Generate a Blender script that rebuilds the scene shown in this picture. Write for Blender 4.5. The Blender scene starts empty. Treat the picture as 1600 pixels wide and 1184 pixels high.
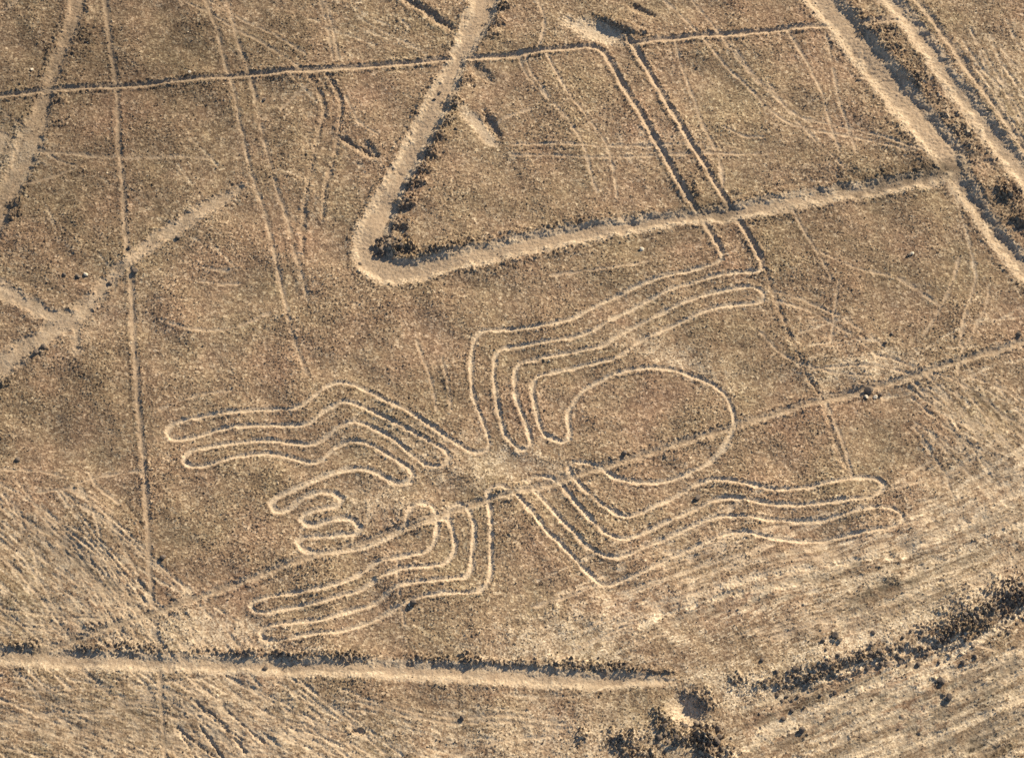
import bpy, math, random
import numpy as np
from mathutils import Vector, Euler

# ------------------------------------------------------------------ camera, sky, sun, exposure
scene = bpy.context.scene
DIST, DEPR, HFOV = 185.0, math.radians(58), math.radians(20)
CAM = Vector((0, -DIST * math.cos(DEPR), DIST * math.sin(DEPR)))
cd = bpy.data.cameras.new('camera')
cam = bpy.data.objects.new('camera', cd)
scene.collection.objects.link(cam)
cam.location = CAM
cam.rotation_euler = (math.pi / 2 - DEPR, 0, 0)
cd.sensor_width = 36
cd.lens = 18 / math.tan(HFOV / 2)
cd.clip_start, cd.clip_end = 1.0, 20000
scene.camera = cam

SUN_AZ, SUN_EL = math.radians(47), math.radians(27)      # azimuth counter-clockwise from +X
world = bpy.data.worlds.new('World')
scene.world = world
world.use_nodes = True
wn = world.node_tree
bg = wn.nodes['Background']
sky = wn.nodes.new('ShaderNodeTexSky')
sky.sky_type = 'NISHITA'
sky.sun_disc = False
sky.sun_elevation = SUN_EL
sky.sun_rotation = math.pi / 2 - SUN_AZ
sky.altitude = 500
wn.links.new(sky.outputs[0], bg.inputs[0])
bg.inputs[1].default_value = 0.065
sd = bpy.data.lights.new('sun', 'SUN')
sd.energy = 4.6
sd.angle = math.radians(0.5)
sd.color = (1.0, 0.85, 0.61)
sun = bpy.data.objects.new('sun', sd)
scene.collection.objects.link(sun)
sdir = Vector((math.cos(SUN_AZ) * math.cos(SUN_EL), math.sin(SUN_AZ) * math.cos(SUN_EL), math.sin(SUN_EL)))
sun.rotation_euler = sdir.to_track_quat('Z', 'Y').to_euler()
sun.location = sdir * 300
scene.view_settings.view_transform = 'Standard'
scene.view_settings.look = 'None'
scene.view_settings.gamma = 1
scene.view_settings.exposure = 0.92
scene.view_settings.use_curve_mapping = False
scene.render.engine = 'CYCLES'
scene.cycles.max_bounces = 3
scene.cycles.use_denoising = False

rng = np.random.default_rng(7)
random.seed(7)

# ------------------------------------------------------------------ survey: photo position -> ground position in metres
TH = math.tan(HFOV / 2)
MPP = 2 * DIST * TH / 1600                                # metres per photo pixel mid-field
def g(px, py):
    u = (np.asarray(px, float) - 800) / 800 * TH
    v = -(np.asarray(py, float) - 592) / 800 * TH
    c, s = math.cos(DEPR), math.sin(DEPR)
    dy = c + v * s
    dz = -s + v * c
    t = CAM.z / -dz
    return u * t, CAM.y + dy * t

# ------------------------------------------------------------------ the ground grid (a trapezoid a little larger than the view)
Y0, Y1 = -30.5, 35.5
W0, W1 = 33.6, 40.4
NR, NC = 1030, 1150
ys = np.linspace(Y0, Y1, NR)
wy = W0 + (W1 - W0) * (ys - Y0) / (Y1 - Y0)
us = np.linspace(-1, 1, NC)
GX = wy[:, None] * us[None, :]
GY = np.repeat(ys[:, None], NC, 1)
STEP = (Y1 - Y0) / (NR - 1)

def fbm(seed, lo, hi, slope=0.0, theta=None, aniso=1.0):
    """band-limited noise, wavelengths lo..hi metres, unit variance; theta = streak direction in degrees (x right, y up)"""
    r = np.random.default_rng(seed)
    n = r.standard_normal((NR, NC)).astype(np.float32)
    f = np.fft.rfft2(n)
    ky = np.fft.fftfreq(NR, STEP)[:, None]
    kx = np.fft.rfftfreq(NC, 0.0645)[None, :]
    if theta is not None:
        t = math.radians(theta)
        ka = kx * math.cos(t) + ky * math.sin(t)
        kb = -kx * math.sin(t) + ky * math.cos(t)
        k = np.sqrt((ka * aniso) ** 2 + kb ** 2) + 1e-6
    else:
        k = np.sqrt(kx ** 2 + ky ** 2) + 1e-6
    amp = np.exp(-(k * lo) ** 2) * (1 - np.exp(-(k * hi) ** 2)) * k ** (-slope)
    o = np.fft.irfft2(f * amp, s=(NR, NC))
    return ((o - o.mean()) / o.std()).astype(np.float32)

def sst(a, b, x):
    t = np.clip((x - a) / (b - a), 0, 1)
    return t * t * (3 - 2 * t)

n_edge = fbm(11, 0.12, 0.7)
n_edge2 = fbm(12, 0.8, 4)
n_pres = fbm(13, 0.7, 6)

CUT = np.zeros((NR, NC), np.float32)      # depth of cleared furrows
RIM = np.zeros((NR, NC), np.float32)      # stones heaped beside them
ADD = np.zeros((NR, NC), np.float32)      # other relief
CLR = np.zeros((NR, NC), np.float32)      # how far the dark surface stones are removed (0..1)
DRK = np.zeros((NR, NC), np.float32)      # dark varnished stones, and bank shade painted dark (0..1)
PAL = np.zeros((NR, NC), np.float32)      # loose pale sand, and brightness painted on banks (0..1)
TONE = np.ones((NR, NC), np.float32)      # ground tone: brown strips, plus broad light and shade painted in
LAB = np.zeros((NR, NC), np.int32)        # which object a grid cell belongs to
OBJ = {0: None}

def parse(s):
    return [tuple(float(v) for v in p.split(',')) for p in s.split()]

def smooth_path(pts, closed=False):
    """Catmull-Rom through the surveyed points, in metres, with the width carried along"""
    P = np.array([[*g(p[0], p[1]), (p[2] if len(p) > 2 else -1)] for p in pts])
    Q = np.vstack([2 * P[0] - P[1], P, 2 * P[-1] - P[-2]])
    out = []
    for i in range(1, len(Q) - 2):
        a, b, c, d = Q[i - 1], Q[i], Q[i + 1], Q[i + 2]
        n = max(1, int(np.hypot(*(c - b)[:2]) / 0.35))
        for k in range(n):
            t = k / n
            out.append(0.5 * (2 * b + (c - a) * t + (2 * a - 5 * b + 4 * c - d) * t * t + (3 * b - a - 3 * c + d) * t ** 3))
    out.append(P[-1])
    return np.array(out)

def rows(y):
    return (y - Y0) / STEP

def edge_distance(S, hw, reach):
    """signed distance (m) to the edge of a band of half width hw round path S; returns window slices"""
    r0 = int(max(0, rows(S[:, 1].min() - reach)))
    r1 = int(min(NR, rows(S[:, 1].max() + reach) + 2))
    if r1 <= r0 + 1:
        return None
    q = np.full((r1 - r0, NC), 9.0, np.float32)
    for a, b in zip(S[:-1], S[1:]):
        w_a = a[2] * MPP if a[2] >= 0 else hw
        w_b = b[2] * MPP if b[2] >= 0 else hw
        m = reach + max(w_a, w_b)
        i0 = int(max(r0, rows(min(a[1], b[1]) - m)))
        i1 = int(min(r1, rows(max(a[1], b[1]) + m) + 2))
        if i1 <= i0:
            continue
        wl, wh = wy[i0], wy[i1 - 1]
        xa, xb = min(a[0], b[0]) - m, max(a[0], b[0]) + m
        j0 = int(max(0, (min(xa / wl, xa / wh) + 1) / 2 * (NC - 1)))
        j1 = int(min(NC, (max(xb / wl, xb / wh) + 1) / 2 * (NC - 1) + 2))
        if j1 <= j0:
            continue
        X, Y = GX[i0:i1, j0:j1], GY[i0:i1, j0:j1]
        dx, dy = b[0] - a[0], b[1] - a[1]
        L = dx * dx + dy * dy + 1e-9
        t = np.clip(((X - a[0]) * dx + (Y - a[1]) * dy) / L, 0, 1)
        d = np.hypot(X - a[0] - t * dx, Y - a[1] - t * dy) - (w_a + (w_b - w_a) * t)
        sub = q[i0 - r0:i1 - r0, j0:j1]
        np.minimum(sub, d, out=sub)
    return slice(r0, r1), q

def furrow(pts, hw=4.5, depth=0.13, bank=None, rim=0.05, rimw=0.16, clear=1.0, pale=0.0, rough=0.05, patchy=0.0, dark=0.0,
           obj=None, tone=0.0, edge=0.0):
    """a band scraped into the plain: hw px half width, sloping banks, stones pushed to both sides"""
    if isinstance(pts, str):
        pts = parse(pts)
    S = smooth_path(pts)
    hwm = hw * MPP
    bank = hwm if bank is None else bank * MPP
    res = edge_distance(S, hwm, 1.0 + rimw * 3)
    if res is None:
        return
    r, q = res
    q = q + n_edge[r] * rough + n_edge2[r] * rough * 1.3
    pres = 1.0 if patchy == 0 else np.clip(1 - patchy * (0.75 - n_pres[r] * 0.8), 0.0, 1.0)
    m = sst(0, -bank, q)
    CUT[r] = np.maximum(CUT[r], depth * m * pres)
    RIM[r] = np.maximum(RIM[r], rim * np.exp(-((q - rimw) / rimw) ** 2) * pres)
    CLR[r] = np.maximum(CLR[r], clear * sst(0.09, -0.07, q) * pres)
    if pale:
        PAL[r] = np.maximum(PAL[r], pale * sst(0.05, -0.15, q) * pres)
    if edge:                                     # scraped banks pale on both sides, painting up the sunlit slope
        PAL[r] = np.maximum(PAL[r], edge * np.exp(-((q + 0.45 * bank) / (0.55 * bank)) ** 2) * np.clip(0.8 + 0.25 * n_edge2[r] + 0.2 * n_edge[r], 0.2, 1))
    if tone:
        TONE[r] += tone * sst(0.12, -0.15, q) * pres
    if dark:
        DRK[r] = np.maximum(DRK[r], dark * np.exp(-((q - rimw) / rimw) ** 2) * pres)
    if obj is not None:
        LAB[r][q < 0.03] = obj

def blob(px, py, rx, ry, ang=0, h=0.0, clear=0, dark=0, pale=0, soft=0.5, rough=0.25, obj=None):
    """an elliptical mound (h>0) or pit (h<0); rx, ry px, ang degrees counter-clockwise in the photo"""
    x, y = g(px, py)
    a = math.radians(ang)
    rm = (max(rx, ry) * MPP * 1.25) * 1.8
    i0, i1 = int(max(0, rows(y - rm))), int(min(NR, rows(y + rm) + 1))
    if i1 <= i0:
        return
    X, Y = GX[i0:i1] - x, (GY[i0:i1] - y) * math.sin(DEPR)
    A = (X * math.cos(a) + Y * math.sin(a)) / (rx * MPP)
    B = (-X * math.sin(a) + Y * math.cos(a)) / (ry * MPP)
    d = np.sqrt(A * A + B * B) + n_edge[i0:i1] * rough * 0.5 + n_edge2[i0:i1] * rough * 0.5
    m = sst(1 + soft, 1 - soft, d)
    ADD[i0:i1] += h * m
    if clear:
        CLR[i0:i1] = np.maximum(CLR[i0:i1], clear * m)
    if dark:
        DRK[i0:i1] = np.maximum(DRK[i0:i1], dark * m)
    if pale:
        PAL[i0:i1] = np.maximum(PAL[i0:i1], pale * m)
    if obj is not None:
        LAB[i0:i1][d < 1] = obj

# ------------------------------------------------------------------ register of ground objects
REG = []
def reg(name, label=None, category=None, group=None, kind=None, parent=None):
    REG.append(dict(name=name, label=label, category=category, group=group, kind=kind, parent=parent))
    return len(REG)

# ---- faint old marks and vehicle tracks (part of the plain itself)
def track(pts, hw=2.4, depth=0.035, clear=0.95, patchy=0.4, rim=0.03, **k):
    furrow(pts, hw=hw, depth=depth, rim=rim*0.7, rimw=0.09, clear=clear, patchy=patchy, rough=0.03, **k)

TRACKS = """
400,40 440,62 470,82 492,100 503,112
282,0 332,25 370,46 400,62 440,88 465,106 478,115
325,0 362,22 400,40
812,80 815,100 825,120 840,138 855,152 880,180 905,215 918,250 926,280 932,300
822,85 826,105 835,122 845,135 865,165 885,190
855,85 870,115 890,150 915,180 935,205 950,232 958,262 962,290 964,310
1040,0 1065,25 1090,52 1118,85 1150,118 1180,148 1210,178 1240,195 1280,205 1330,213 1380,226 1430,238
1082,0 1105,30 1130,62 1160,100 1190,135 1220,160 1250,182 1300,195 1350,206 1440,236
1055,65 1062,95 1075,130 1088,165 1100,200 1115,228 1124,250 1130,290
800,227 850,226 900,227 960,228 1020,228 1100,225
800,244 860,243 930,246 1000,244 1060,241 1150,240 1200,238
1200,130 1225,165 1255,200 1290,235 1320,265
1150,80 1180,120 1210,150 1240,175 1265,190
1290,50 1300,100 1310,150 1325,200 1338,240
1230,50 1262,100 1285,150 1300,200 1312,240
0,734 40,735 80,740 105,747
0,757 40,778 80,812 120,850 160,880 200,905
20,745 45,775 70,812 100,842 140,865 175,880
35,825 70,826 95,830
35,828 50,850 75,875 110,900
0,765 30,800 60,835 95,868 130,895 160,930 190,965
110,765 140,785 165,805 180,830 195,860 215,895
140,740 150,755 165,770 185,785
95,768 140,747 190,738 228,737
60,770 110,764 140,775 175,800
0,870 40,900 90,930 120,960
0,1057 25,1057 45,1062 65,1075 85,1082
80,1077 120,1076 170,1075 230,1076
15,1078 60,1079 110,1077
20,1101 80,1100 160,1098 250,1093
0,1126 40,1132 80,1145 110,1165 130,1184
120,1040 150,1065 180,1095 220,1125 260,1150 330,1170
250,1000 262,1030 280,1060 300,1085 320,1100 360,1130 400,1160
270,1090 290,1120 300,1140 330,1165 350,1184
340,1120 360,1140 385,1165 400,1184
1250,580 1300,575 1350,572 1400,578 1440,590
1370,555 1400,562 1440,580 1500,600 1560,640 1600,670
1420,590 1450,620 1480,660 1505,700
1450,590 1490,630 1530,680 1570,720
1520,590 1560,605 1600,622
1500,600 1540,650 1580,700
1310,440 1305,480 1298,540
1525,430 1518,460 1506,500 1500,540
1545,450 1540,480 1520,520 1500,560 1495,620
1280,395 1340,420 1390,430 1430,450 1470,480
1370,425 1410,435 1440,455 1470,478
1200,880 1260,870 1320,868 1380,860 1430,842 1500,820 1560,790 1600,770
1000,960 1060,935 1120,915 1180,900 1240,895 1320,880
870,1030 920,1005 960,985 1000,972
1060,950 1110,935 1150,925 1200,920
1400,860 1460,840 1520,800 1560,780 1600,752
1250,1125 1300,1105 1360,1080 1420,1062 1460,1068
1230,1150 1300,1125 1370,1095 1430,1080 1480,1080 1540,1055 1600,1030
1250,1184 1330,1150 1420,1110 1480,1088
1340,1184 1420,1150 1500,1120 1600,1085
1430,1184 1500,1165 1600,1145
1480,1060 1540,1040 1600,1022
1350,1042 1410,1035 1460,1040 1490,1048
1480,1012 1520,1002 1560,1012 1590,1010
1040,890 1080,875 1120,860 1150,852
830,948 880,935 930,915 950,912
300,1010 360,1025 420,1018
1470,120 1500,150 1520,180
1560,120 1580,150 1600,190
1500,400 1488,440 1470,480 1445,520
1330,740 1320,700 1300,650 1285,620
440,170 460,150 485,130
1350,770 1400,762 1450,748 1500,730 1560,690 1600,650
1400,850 1440,830 1500,800 1540,770
310,415 335,422 350,424 372,420
315,440 345,443 372,441
250,500 300,515 360,512 420,490
650,530 665,570 675,600 682,640
0,300 30,290 70,280 120,262
10,180 40,200 60,225 90,250 130,262
500,0 508,30 515,60 520,95
508,0 516,30 523,60 528,92
690,560 700,600 705,640
860,430 900,425 960,418 1010,408
1210,455 1260,470 1320,500 1380,540
1215,470 1265,486 1315,514 1372,556
1230,300 1245,340 1280,400 1300,440
1190,520 1230,560 1290,580 1360,588
250,640 300,620 360,610
560,1090 640,1110 720,1120 800,1118 880,1130
560,1098 640,1118 720,1129 800,1128 880,1140
700,1184 780,1160 860,1150
840,0 850,30 846,60 838,80
1130,200 1160,212 1190,214
0,20 20,8 40,-10
540,150 560,190 590,210
830,170 800,180 770,195
620,860 622,900 626,940 632,975
"""
for line in TRACKS.strip().splitlines():
    track(line, patchy=0.22, pale=0.35, hw=2.3)

# ---- wheel-scratched areas: many random strands inside soft regions
def strands(n, box, ang, spread, length, seed, clear=0.8, depth=0.05, curve=0.15, hw=(1.7, 3.0), pale=0.6, pt=(0.15, 0.45), tone=0.0):
    r = random.Random(seed)
    for _ in range(n):
        x, y = r.uniform(box[0], box[2]), r.uniform(box[1], box[3])
        a = math.radians(ang + r.gauss(0, spread))
        L = length * r.uniform(0.5, 1.4)
        k = r.gauss(0, curve)
        pts = []
        for i in range(6):
            pts.append((x, y))
            x += math.cos(a) * L / 5
            y -= math.sin(a) * L / 5
            a += k / 5
        track(pts, hw=r.uniform(*hw), depth=depth * r.uniform(0.6, 1.6), clear=clear * r.uniform(0.5, 1.15), patchy=r.uniform(*pt), pale=pale, tone=tone * r.uniform(.3, 1))

strands(34, (-80, 760, 120, 960), -41, 6, 230, 1, depth=0.035, pale=.9, hw=(1.6, 2.4), pt=(0, .25), curve=.1)
strands(26, (0, 760, 160, 900), -48, 6, 170, 21, depth=0.04, hw=(1.6, 2.6), pt=(0, .2), curve=.25, pale=.9, clear=1)
strands(22, (110, 850, 190, 930), -52, 4, 110, 2, depth=0.055, hw=(1.8, 2.8), pt=(0, .2), curve=.1, pale=.9, clear=1)
strands(30, (-80, 1060, 260, 1184), -5, 5, 260, 3, depth=0.035, hw=(1.5, 2.2), pt=(0, .3), curve=.15)
strands(26, (-80, 1050, 260, 1184), -24, 6, 240, 33, depth=0.04, hw=(1.5, 2.4), pt=(0, .3), curve=.1)
strands(44, (230, 1040, 480, 1184), -34, 5, 170, 4, depth=0.04, hw=(1.6, 2.6), pt=(0, .3), curve=.1, pale=.9, clear=1)
strands(8, (270, 1080, 360, 1150), -48, 5, 100, 41, depth=0.11, hw=(2.4, 3.4), pt=(0, .1), curve=.1, pale=.9, clear=1)
strands(26, (500, 1080, 800, 1184), -16, 8, 120, 44, depth=0.02, clear=.5)
strands(70, (950, 860, 1420, 1000), 18, 5, 220, 5, depth=0.025)
strands(26, (1150, 870, 1500, 960), 22, 5, 150, 55, depth=0.02, hw=(2.5, 6), pale=0.95, clear=0.5)
strands(70, (1150, 1090, 1600, 1230), 24, 4, 240, 6, depth=0.045)
strands(40, (1150, 1090, 1600, 1230), 24, 4, 300, 66, depth=0.07, hw=(2.5, 7.5), pale=1.4, clear=0.3, curve=.08)
strands(30, (1120, 1080, 1600, 1240), 24, 4, 260, 67, depth=0.03, hw=(5, 9), pale=0, clear=0.15, tone=-0.22)
strands(20, (1050, 870, 1500, 980), 20, 4, 200, 68, depth=0.02, hw=(4, 8), pale=0, clear=0.15, tone=-0.16)
strands(22, (1420, 600, 1560, 700), -42, 5, 110, 69, depth=0.03, hw=(3, 6), pale=0, clear=0.15, tone=-0.2)
strands(26, (-60, 780, 200, 1000), -42, 8, 120, 70, depth=0.03, hw=(3, 6), pale=0, clear=0.15, tone=-0.18)
strands(26, (-60, 1070, 400, 1184), -15, 10, 160, 71, depth=0.02, hw=(3, 6), pale=0, clear=0.15, tone=-0.16)
strands(40, (1420, 590, 1560, 700), -42, 6, 120, 7, depth=0.045)
strands(50, (1380, 740, 1600, 900), 28, 5, 180, 8, depth=0.03)
strands(16, (1420, 740, 1600, 880), 28, 5, 180, 88, depth=0.03, hw=(2.5, 6), pale=0.95, clear=0.5)
strands(22, (1470, 10, 1600, 260), -57, 5, 140, 9, depth=0.035)
strands(22, (800, 900, 1250, 1020), 22, 6, 120, 10, depth=0.02, clear=0.5)
strands(26, (-10, 945, 105, 1000), -9, 4, 110, 12, depth=0.05)
strands(14, (480, 0, 620, 60), -28, 8, 60, 13, depth=0.02, clear=0.3)
strands(16, (0, 60, 620, 420), -40, 14, 60, 14, depth=0.02, clear=0.25)
strands(14, (1230, 500, 1560, 620), 10, 12, 120, 15, depth=0.02, clear=0.5)
strands(12, (230, 970, 420, 1010), -50, 6, 60, 16, depth=0.04)

WASH = """
1120,1190 1220,1142 1330,1098 1440,1062 1540,1030 1640,998
1230,1190 1330,1145 1450,1100 1560,1062 1640,1035
1330,1190 1450,1145 1560,1105 1640,1080
1440,1190 1540,1154 1640,1125
1180,1142 1240,1112 1300,1087 1380,1062
1400,872 1480,832 1560,790 1640,750
1330,925 1420,892 1520,850 1640,800
1130,915 1220,893 1320,880 1400,868
1300,975 1400,935 1480,905
1000,975 1080,945 1160,925 1250,912
"""
for line in WASH.strip().splitlines():
    furrow(line, hw=5.5, depth=0.07, bank=4, rim=0.03, rimw=0.12, clear=0.35, pale=1.6, patchy=0.3, rough=0.09)
    furrow(' '.join('%s,%d' % (p.split(',')[0], int(p.split(',')[1]) + 17) for p in line.split()), hw=8, depth=0.04, rim=0, clear=0.2, tone=-0.25, patchy=0.2, rough=0.1)

# ------------------------------------------------------------------ long cleared lines and roads
LINES = 'long straight lines cleared across the plain'
def road(label, pts, **k):
    i = reg('cleared_path', label, 'path', LINES, 'structure')
    furrow(pts, obj=i, **k)

road('narrow upright line left of the spider from top to bottom of view',
     "165,-60 165,0 170,50 175,90 181,120 184,180 187,235 190,270 193,296 195,350 199,390 204,425 207,480 209,530 213,580 216,640 221,690 227,750 230,810 233,870 236,930 242,980 250,1060 254,1120 258,1184 262,1240",
     hw=4.6, depth=0.05, clear=0.8, rim=0.03, patchy=0.05, rough=.03, rimw=0.12, dark=0.12, tone=-.05)
road('left line of the thin steep pair above the spider',
     "312,-40 322,0 340,50 352,100 366,145 372,180 380,215 388,250 398,290 410,320 420,360 432,410 445,470 456,520 480,590", hw=4, depth=0.06, clear=0.75, pale=.2, rim=0.025, patchy=0.3, rough=.025)
road('right line of the thin steep pair above the spider',
     "340,-40 355,0 370,60 385,100 398,145 402,170 412,215 420,250 430,290 445,330 460,390 472,430 480,470", hw=4, depth=0.055, clear=0.7, pale=.2, rim=0.025, patchy=0.35, rough=.025)
road('left curve of the bent double track under the top horizontal line',
     "478,118 490,130 502,150 506,170 502,195 492,230 486,260 480,296 474,340 472,400", hw=3.4, depth=0.07, clear=0.55, rim=0.05, patchy=0.2)
road('right curve of the bent double track under the top horizontal line',
     "508,116 522,135 532,160 532,185 528,215 518,260 508,296 503,340", hw=3.4, depth=0.08, clear=0.55, rim=0.05, patchy=0.2)
road('broad pale path at the top left corner widening upward',
     "126,-40,15 120,0,15 112,40,14 95,85,13 80,125,12 72,150,13 58,190,18 42,230,24 25,275,20 0,330,20 -20,370,20", hw=14, depth=0.12, bank=8, clear=0.6, rim=0.04, dark=0.2, rimw=0.25)
road('short pale path on the left edge running into the wide crossing',
     "-30,200,20 -5,216,20 20,228,17 45,236,10 80,238,4 140,243,4 190,246,3 260,245,3 330,246,3", hw=6, depth=0.05, clear=0.8, rim=0.0, patchy=0.25, pale=0.3)
road('rough pale diagonal path across the left side of the plain',
     "376,292,7 355,308,11 330,322,15 280,352,16 215,396,14 165,443,12 118,495,17 60,530,20 0,572,25 -30,596,25", hw=13, depth=0.10, bank=9, clear=0.75, rim=0.03, dark=0.1, patchy=0.0, rimw=0.2, rough=0.07, pale=0.25)
road('short yellowish path falling from the left edge to the diagonal path',
     "-20,436,14 0,450,15 40,472,15 75,492,16 110,502,15 118,520,8 122,550,6", hw=12, depth=0.08, bank=9, clear=0.9, rim=0.02, patchy=0.0, pale=0.3, rough=0.08)
road('straight narrow line crossing the spider body from edge to edge',
     "1660,512 1600,533 1500,565 1400,595 1285,625 1200,650 1147,667 1050,697 960,725 900,742 870,752 800,770 720,793 640,822 560,850 475,873 400,900 330,925 250,955 180,977 120,1000 60,1020",
     hw=6.4, depth=0.085, clear=0.6, rim=0.045, rough=0.035, patchy=0.0, dark=0.15, tone=-.14, edge=0.35)
road('thin faint line falling steeply on the right of the spider abdomen',
     "1196,424 1205,450 1220,490 1232,520 1245,550 1262,590 1285,625 1296,660 1308,700 1330,742", hw=3.6, depth=0.06, clear=0.45, rim=0.045, patchy=0.3)
# big V
V = reg('cleared_triangle', 'broad pale V of cleared ground with a blunt rounded corner above the spider', 'path', None, 'structure')
furrow("775,-50,27.1 758,0,24.9 740,45,22.6 716,92,15.8 694,140,21.5 670,190,22.6 648,232,21.5 622,280,20.3 600,322,22.6 584,362,27.1 581,395,30.5 600,420,28.2 640,424,21.5 700,410,19.2 760,397,20.3 830,382,20.3 900,367,19.2 980,352,15.8 1060,341,13.6 1130,334,16.6 1200,322,17.9 1260,310,16.6 1340,297,15.1 1420,285,16.6 1480,272,15.8",
       depth=0.16, bank=12, clear=0.95, rim=0.05, rimw=0.22, dark=0.15, rough=0.06, edge=0.9, tone=-0.08, obj=V)
# right-hand ditches
R1 = reg('cleared_road', 'wide sunken road with a shadowed far bank in the top right corner', 'road', None, 'structure')
furrow("1256,-50,29 1286,0,30 1324,45,30 1364,95,30 1404,145,31 1442,195,31 1480,243,30 1500,285,20 1540,345,16 1572,385,19 1610,425,22 1650,470,22",
       depth=0.24, bank=17, clear=0.95, rim=0.05, rimw=0.3, dark=0.2, rough=0.07, edge=0.9, tone=-0.08, obj=R1)
R2 = reg('cleared_road', 'outer pale sunken road beside the far stony ridge, top right corner', 'road', None, 'structure')
furrow("1350,-50,18 1392,0,18 1432,50,18 1475,110,19 1520,170,19 1560,222,20 1600,272,22 1640,330,24", depth=0.18, bank=15, clear=1.0, rim=0.05, rimw=0.3, dark=0.15, rough=0.07, pale=0.1, edge=0.9, tone=-0.05, obj=R2)
road('thin pale track along the outer side of the top right road',
     "1395,-50 1432,0 1475,55 1520,120 1560,175 1600,232 1640,290", hw=7, depth=0.10, clear=0.8, rim=0.05, patchy=0.2, pale=0.2)
# bottom road
RB = reg('dirt_road', 'pale dirt road running along the bottom below the spider', 'road', None, 'structure')
furrow("-60,1024,17 0,1024,17 60,1027,17 120,1030,17 190,1034,16 260,1037,15 340,1038,15 400,1039,15 480,1042,15 560,1044,16 640,1046,16 720,1050,17 790,1054,16 860,1058,16 920,1063,15 980,1062,13 1020,1062,9 1050,1062,3",
       depth=0.12, bank=12, clear=0.9, rim=0.02, rimw=0.2, dark=0.1, rough=0.05, edge=1.0, tone=-0.1, obj=RB)

furrow("1330,42,9 1360,36,8 1400,32,9", depth=0.1, bank=8, clear=0.9, rim=0, obj=R1)
furrow("1440,278,14 1490,262,14 1545,250,12", depth=0.1, bank=10, clear=0.5, rim=0, rough=.2)
# lines that leave the spider's long leg
T1 = reg('cleared_line', 'long narrow line joining the left edge and the spider upper leg across the top', 'line', LINES, 'structure')
furrow("-60,157 0,150 37,146 82,141 125,137 175,135 250,129 300,125 350,121 400,117 450,114 525,108 600,101 650,97 687,94 725,92 762,89 800,85 850,79 900,74 917,72 935,75 945,82 955,100 965,117 975,137 990,162 1005,185 1017,207 1032,232 1042,250 1055,275 1068,296 1077,311 1087,328 1102,348 1110,363 1122,383 1128,397",
       hw=5.2, depth=0.10, rim=0.05, rimw=0.13, rough=.025, dark=0.2, pale=0.2, clear=0.95, obj=T1)
T2 = reg('cleared_line', 'narrow line from the top right road down to the spider upper leg', 'line', LINES, 'structure')
furrow("1375,31 1350,35 1312,37 1287,41 1250,44 1200,49 1150,54 1100,57 1062,60 1025,63 1000,67 985,66", hw=5.0, depth=0.10, rim=0.05, rimw=0.13, rough=.025, dark=0.2, pale=0.2, obj=T2)
furrow("982,60 990,72 1000,90 1012,110 1025,130 1037,152 1050,175 1065,200 1082,230 1097,250 1110,275 1124,296 1135,313 1150,338 1162,358 1175,381 1187,403 1191,420", hw=5.2, depth=0.10, rim=0.05, rimw=0.13, rough=.025, dark=0.2, pale=0.2, obj=T2)

# ------------------------------------------------------------------ the spider
SP = dict(hw=3.9, depth=0.075, rim=0.026, rimw=0.10, dark=0.12, rough=0.025, patchy=0.07, pale=1.0)
SPIDER = reg('spider_geoglyph', 'great spider outlined in narrow cleared furrows on the stony plain', 'geoglyph')
def limb(name, label, pts, **k):
    i = reg(name, label, None, None, None, SPIDER)
    kk = dict(SP); kk.update(k)
    furrow(pts, obj=i, **kk)
limb('leg', 'upper left leg ending in a rounded tip, the outer of its pair',
     "753,705 745,706 725,699 700,684 675,667 650,651 625,637 600,624 575,611 550,601 532,597 512,603 500,612 487,624 475,633 460,639 425,639 400,640 342,646 307,652 280,657 265,666 260,674 265,683 277,686 295,684 317,679 330,673 362,667 400,664 437,664 467,665 485,661 497,651 512,639 535,628 550,630 575,639 600,652 625,664 650,678 675,692 695,703 702,714 697,724 688,728")
limb('leg', 'upper left leg ending in a rounded tip, the inner of its pair',
     "688,728 682,729 665,726 645,712 625,694 605,679 585,669 557,659 540,663 522,672 507,684 490,692 472,693 437,689 400,688 362,693 325,698 300,704 289,713 286,722 295,728 315,729 335,724 355,717 400,708 425,708 450,713 475,719 495,722 505,716 517,704 535,692 555,688 575,693 600,706 625,722 640,732 645,742 640,752")
limb('mouthparts', 'winding looped jaws at the left of the spider head',
     "640,752 625,756 605,748 585,738 565,732 542,733 520,739 500,747 475,759 450,769 432,778 424,788 429,798 442,799 455,793 465,783 482,774 505,768 525,771 534,778 530,788 512,792 492,796 477,802 472,811 480,818 495,819 512,813 535,809 552,813 562,824 555,833 537,834 507,837 475,839 465,846 470,854 487,862 512,864 540,861 570,853 600,843 625,829", hw=5)
limb('head', 'small rounded hump of the head between jaws and legs',
     "625,829 635,817 637,802 645,791 660,786 675,791 681,802 683,812")
furrow("637,827 650,822 668,816 683,812", obj=len(REG), **dict(SP, hw=3.6))
limb('leg', 'lower left leg ending in a rounded tip, the upper of its pair',
     "683,812 683,832 677,849 667,861 645,866 612,872 585,879 572,890 555,899 537,909 507,918 475,924 437,929 410,934 396,939 391,946 398,954 415,957 437,952 475,945 507,938 537,929 560,923 580,909 600,898 625,889 637,887 675,884 695,879 707,869 711,849 707,829 702,814 694,809 684,812")
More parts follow.
